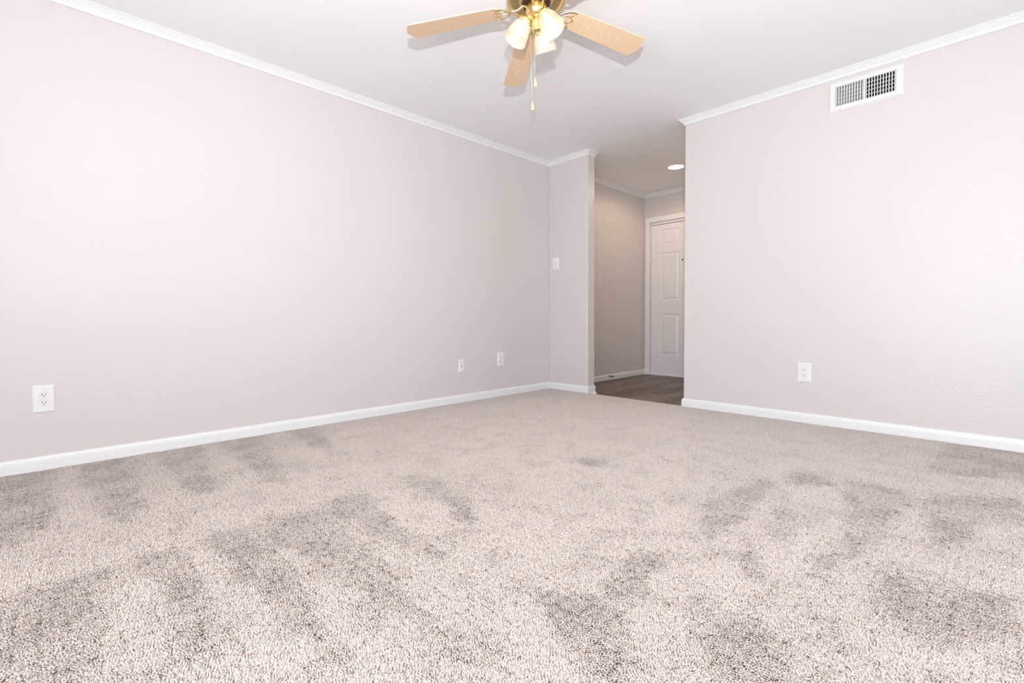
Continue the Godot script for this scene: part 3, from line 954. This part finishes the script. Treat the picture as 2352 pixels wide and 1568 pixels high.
# ---------------------------------------------------------------- air vent
func wall_vent() -> void:
	var v := thing("air_vent", "white rectangular air supply register high on the right wall under the crown", "vent", Transform3D(Basis(), Vector3(-0.634, 2.259, ZF)))
	var w := 0.200
	var h := 0.0995
	var ow := 0.162
	var oh := 0.064
	var s := Shape.new()
	# stamped face plate: bevelled rim round the opening
	var rings := []
	for q in [[w, h, 0.0], [w, h, 0.002], [w - 0.010, h - 0.010, 0.009], [ow + 0.002, oh + 0.002, 0.009], [ow, oh, 0.007], [ow, oh, -0.004]]:
		rings.append([Vector3(-q[0], -q[1], q[2]), Vector3(q[0], -q[1], q[2]), Vector3(q[0], q[1], q[2]), Vector3(-q[0], q[1], q[2])])
	for k in rings.size() - 1:
		for e in 4:
			var a: Vector3 = rings[k][e]
			var b: Vector3 = rings[k][(e + 1) % 4]
			var out := Vector3(0, 0, 1)
			var mid := (a + b) / 2.0
			if k == 0 or k == 1: out = Vector3(mid.x, mid.y, 0).normalized() + Vector3(0, 0, 0.6 if k == 1 else 0.0)
			if k >= 3: out = -Vector3(mid.x, mid.y, 0).normalized() + Vector3(0, 0, 0.2 if k == 3 else 0.0)
			s.quad(a, b, rings[k + 1][(e + 1) % 4], rings[k + 1][e], out)
	obj("face_plate", s, mats.enamel, v)
	s = Shape.new()
	s.box(Vector3(-0.0045, -oh, -0.006), Vector3(0.0045, oh, 0.0085), 0.001)
	obj("centre_bar", s, mats.enamel, v)
	# ten slots in each bank; the fins of the two banks are turned apart
	for bank in [-1.0, 1.0]:
		for k in 11:
			var x: float = bank * (0.0055 + (ow - 0.0055) * k / 10.5 + 0.0025)
			s = Shape.new()
			var xf := Transform3D(Basis(Vector3.UP, bank * 0.36), Vector3(x, 0, 0.001))
			s.box(Vector3(-0.0022, -oh, -0.010), Vector3(0.0022, oh, 0.006), 0.0008, xf)
			obj("fin", s, mats.enamel, v)
	for k in 5:
		var y := -oh + 2.0 * oh * (k + 0.5) / 5.0
		s = Shape.new()
		s.box(Vector3(-ow - 0.006, -0.0022, -0.014), Vector3(ow + 0.006, 0.0022, 0.014), 0.0008, Transform3D(Basis(Vector3.RIGHT, 0.45), Vector3(0, y, -0.030)))
		obj("louver", s, mats.enamel, v)
	s = Shape.new()
	var dx := 0.173
	var dy := 0.076
	for q in [[Vector3(-dx, -dy, -0.30), Vector3(-dx + 0.002, dy, -0.0005)], [Vector3(dx - 0.002, -dy, -0.30), Vector3(dx, dy, -0.0005)], [Vector3(-dx, -dy, -0.30), Vector3(dx, -dy + 0.002, -0.0005)], [Vector3(-dx, dy - 0.002, -0.30), Vector3(dx, dy, -0.0005)], [Vector3(-dx, -dy, -0.302), Vector3(dx, dy, -0.30)]]:
		s.box(q[0], q[1])
	tag(obj("duct", s, mats.duct, v), "dark sheet metal duct behind the slots")
	for x in [-0.183, 0.183]:
		s = Shape.new()
		s.lathe([Vector2(0, 0), Vector2(0.004, 0.0), Vector2(0.0036, 0.0014), Vector2(0, 0.002)], 14, Transform3D(Basis(Vector3.RIGHT, PI / 2), Vector3(x, 0, 0.009)))
		obj("screw", s, mats.enamel, v)

# ---------------------------------------------------------------- cover plates
func cover(parent: Node3D, hw: float, hh: float) -> void:
	var s := Shape.new()
	var rings := []
	for q in [[0.0, 0.0], [0.0, 0.0012], [0.0016, 0.0032], [0.0055, 0.0055], [0.008, 0.006]]:
		rings.append([Vector3(-hw + q[0], -hh + q[0], q[1]), Vector3(hw - q[0], -hh + q[0], q[1]), Vector3(hw - q[0], hh - q[0], q[1]), Vector3(-hw + q[0], hh - q[0], q[1])])
	for k in rings.size() - 1:
		for e in 4:
			var a: Vector3 = rings[k][e]
			var b: Vector3 = rings[k][(e + 1) % 4]
			var mid := (a + b) / 2.0
			s.quad(a, b, rings[k + 1][(e + 1) % 4], rings[k + 1][e], Vector3(mid.x, mid.y, 0).normalized() + Vector3(0, 0, 0.05))
	s.quad(rings[-1][0], rings[-1][1], rings[-1][2], rings[-1][3], Vector3(0, 0, 1))
	obj("cover_plate", s, mats.plate, parent)

func screw(parent: Node3D, y: float) -> void:
	var s := Shape.new()
	s.lathe([Vector2(0, 0), Vector2(0.0036, 0.0), Vector2(0.0032, 0.0010), Vector2(0, 0.0014)], 14, Transform3D(Basis(Vector3.RIGHT, PI / 2), Vector3(0, y, 0.0058)))
	obj("screw", s, mats.plate, parent)

func outlet(xf: Transform3D, label: String, hw: float, hh: float, holes: Material) -> void:
	var o := thing("wall_outlet", label, "outlet", xf)
	cover(o, hw, hh)
	screw(o, 0.0)
	for sy in [1.0, -1.0]:
		var c := Vector3(0, sy * 0.0197, 0)
		# face with rounded sides and flat top and bottom, standing a little proud in a fine dark joint
		var rim := PackedVector2Array()
		var face := PackedVector2Array()
		for k in 40:
			var a := TAU * k / 40.0
			var p := Vector2(cos(a), sin(a)) * 0.0174
			p.y = clampf(p.y, -0.0142, 0.0142)
			face.append(p)
			rim.append(p * 1.045)
		var s := Shape.new()
		var fx := Transform3D(Basis(Vector3.RIGHT, PI / 2), c)      # plate's y becomes +z
		s.plate(rim, 0.0040, 0.0061, fx)
		obj("joint", s, mats.joint, o)
		s = Shape.new()
		s.plate(face, 0.0040, 0.0074, fx, 0.0006)
		var rc := obj("receptacle", s, mats.socket, o)
		for q in [[-0.0064, 0.0012, 0.0046], [0.0064, 0.0011, 0.0038]]:
			s = Shape.new()
			s.box(c + Vector3(q[0] - q[1], 0.0036 - q[2], 0.0060), c + Vector3(q[0] + q[1], 0.0036 + q[2], 0.00755))
			obj("slot", s, holes, rc)
		s = Shape.new()
		var ground := PackedVector2Array()
		for k in 16:
			var a := TAU * k / 16.0
			var p := Vector2(cos(a), sin(a)) * 0.0027
			p.y = minf(p.y, 0.0014)
			ground.append(p)
		s.plate(ground, 0.0060, 0.00755, Transform3D(Basis(Vector3.RIGHT, PI / 2), c + Vector3(0, -0.0066, 0)))
		obj("ground_hole", s, holes, rc)

func plates() -> void:
	var on_left := Basis(Vector3.UP, PI / 2)          # local z points into the room from the left wall
	outlet(Transform3D(on_left, Vector3(XL, 0.358, 0.017)), "large white duplex outlet at the left edge of the long left wall", 0.0415, 0.0695, mats.dark)
	outlet(Transform3D(on_left, Vector3(XL, 0.356, -3.172)), "white painted-over duplex outlet on left wall nearest the far corner, right of the cable jack", 0.0425, 0.0685, mats.joint)
	outlet(Transform3D(Basis(), Vector3(-0.962, 0.358, ZF)), "white duplex outlet low on the right wall below the air vent", 0.0455, 0.0697, mats.dark)
	var j := thing("cable_jack", "narrow white cable wall plate with one dark centre hole on the left wall", "cable jack", Transform3D(on_left, Vector3(XL, 0.326, -2.684)))
	cover(j, 0.033, 0.0585)
	screw(j, 0.041)
	screw(j, -0.041)
	var s := Shape.new()
	var turn := Basis(Vector3.RIGHT, PI / 2)
	s.lathe([Vector2(0.0, 0.0), Vector2(0.0048, 0.0), Vector2(0.0048, 0.002), Vector2(0.0038, 0.002), Vector2(0.0038, 0.005), Vector2(0.0026, 0.005), Vector2(0.0026, 0.002), Vector2(0, 0.002)], 18, Transform3D(turn, Vector3(0, -0.004, 0.006)))
	tag(obj("coax_connector", s, mats.spring, j), "dark metal coax connector")
	var w := thing("light_switch", "white toggle light switch on the narrow stub wall beside the hall", "light switch", Transform3D(Basis(), Vector3(-3.299, 1.338, ZF)))
	cover(w, 0.0450, 0.0630)
	screw(w, 0.030)
	screw(w, -0.030)
	s = Shape.new()
	s.box(Vector3(-0.0054, -0.0125, 0.005), Vector3(0.0054, 0.0125, 0.0063))
	tag(obj("toggle_slot", s, mats.joint, w), "grey slot round the toggle")
	s = Shape.new()
	s.box(Vector3(-0.0038, -0.0052, 0.0), Vector3(0.0038, 0.0052, 0.016), 0.0012, Transform3D(Basis(Vector3.RIGHT, 0.5), Vector3(0, 0.000, 0.004)))
	obj("toggle", s, mats.socket, w)

# ---------------------------------------------------------------- hall details
func small_things() -> void:
	var x := -2.512
	var z := -5.02
	var d := thing("recessed_light", "round lit recessed downlight in the hall ceiling", "ceiling light", Transform3D(Basis(), Vector3(x, YC, z)))
	var s := Shape.new()
	s.lathe([Vector2(0.084, -0.0005), Vector2(0.085, -0.004), Vector2(0.089, -0.0050), Vector2(0.093, -0.003), Vector2(0.094, 0.0)], 56)
	obj("trim_ring", s, mats.enamel, d)
	s = Shape.new()
	s.lathe([Vector2(0.0, -0.0035), Vector2(0.070, -0.0032), Vector2(0.0845, -0.0020), Vector2(0.0845, 0.0)], 48)
	obj("lens", s, mats.lens, d)
	var l := SpotLight3D.new()
	l.name = "downlight"
	l.position = Vector3(0, -0.03, 0)
	l.rotation.x = -PI / 2
	l.light_color = Color(1.0, 0.88, 0.76)
	l.light_energy = 0.50
	l.spot_angle = 88.0
	l.spot_angle_attenuation = 0.35
	l.spot_range = 8.0
	l.spot_attenuation = 2.0
	l.light_size = 0.05
	l.shadow_enabled = true
	d.add_child(l)
	# spring doorstop screwed to the hall baseboard
	var t := thing("spring_doorstop", "small metal spring doorstop on the hall baseboard", "doorstop", Transform3D(Basis(), Vector3(XL + 0.013, 0.026, -5.03)))
	s = Shape.new()
	var along := Basis(Vector3.FORWARD, PI / 2)      # lathe axis along +x
	s.lathe([Vector2(0, 0.0), Vector2(0.009, 0.0), Vector2(0.008, 0.003), Vector2(0.006, 0.006), Vector2(0.0, 0.006)], 16, Transform3D(along, Vector3.ZERO))
	obj("stop_base", s, mats.spring, t)
	s = Shape.new()
	var path := []
	for k in 97:
		var a := TAU * k / 8.0
		path.append(Vector3(0.005 + 0.058 * k / 96.0, cos(a) * 0.0056, sin(a) * 0.0056))
	s.tube(path, [0.0017], 6)
	obj("spring", s, mats.spring, t)
	s = Shape.new()
	s.lathe([Vector2(0, 0.0), Vector2(0.0068, 0.0), Vector2(0.0074, 0.004), Vector2(0.0070, 0.011), Vector2(0.004, 0.014), Vector2(0, 0.0145)], 16, Transform3D(along, Vector3(0.061, 0, 0)))
	obj("stop_tip", s, mats.rubber, t)
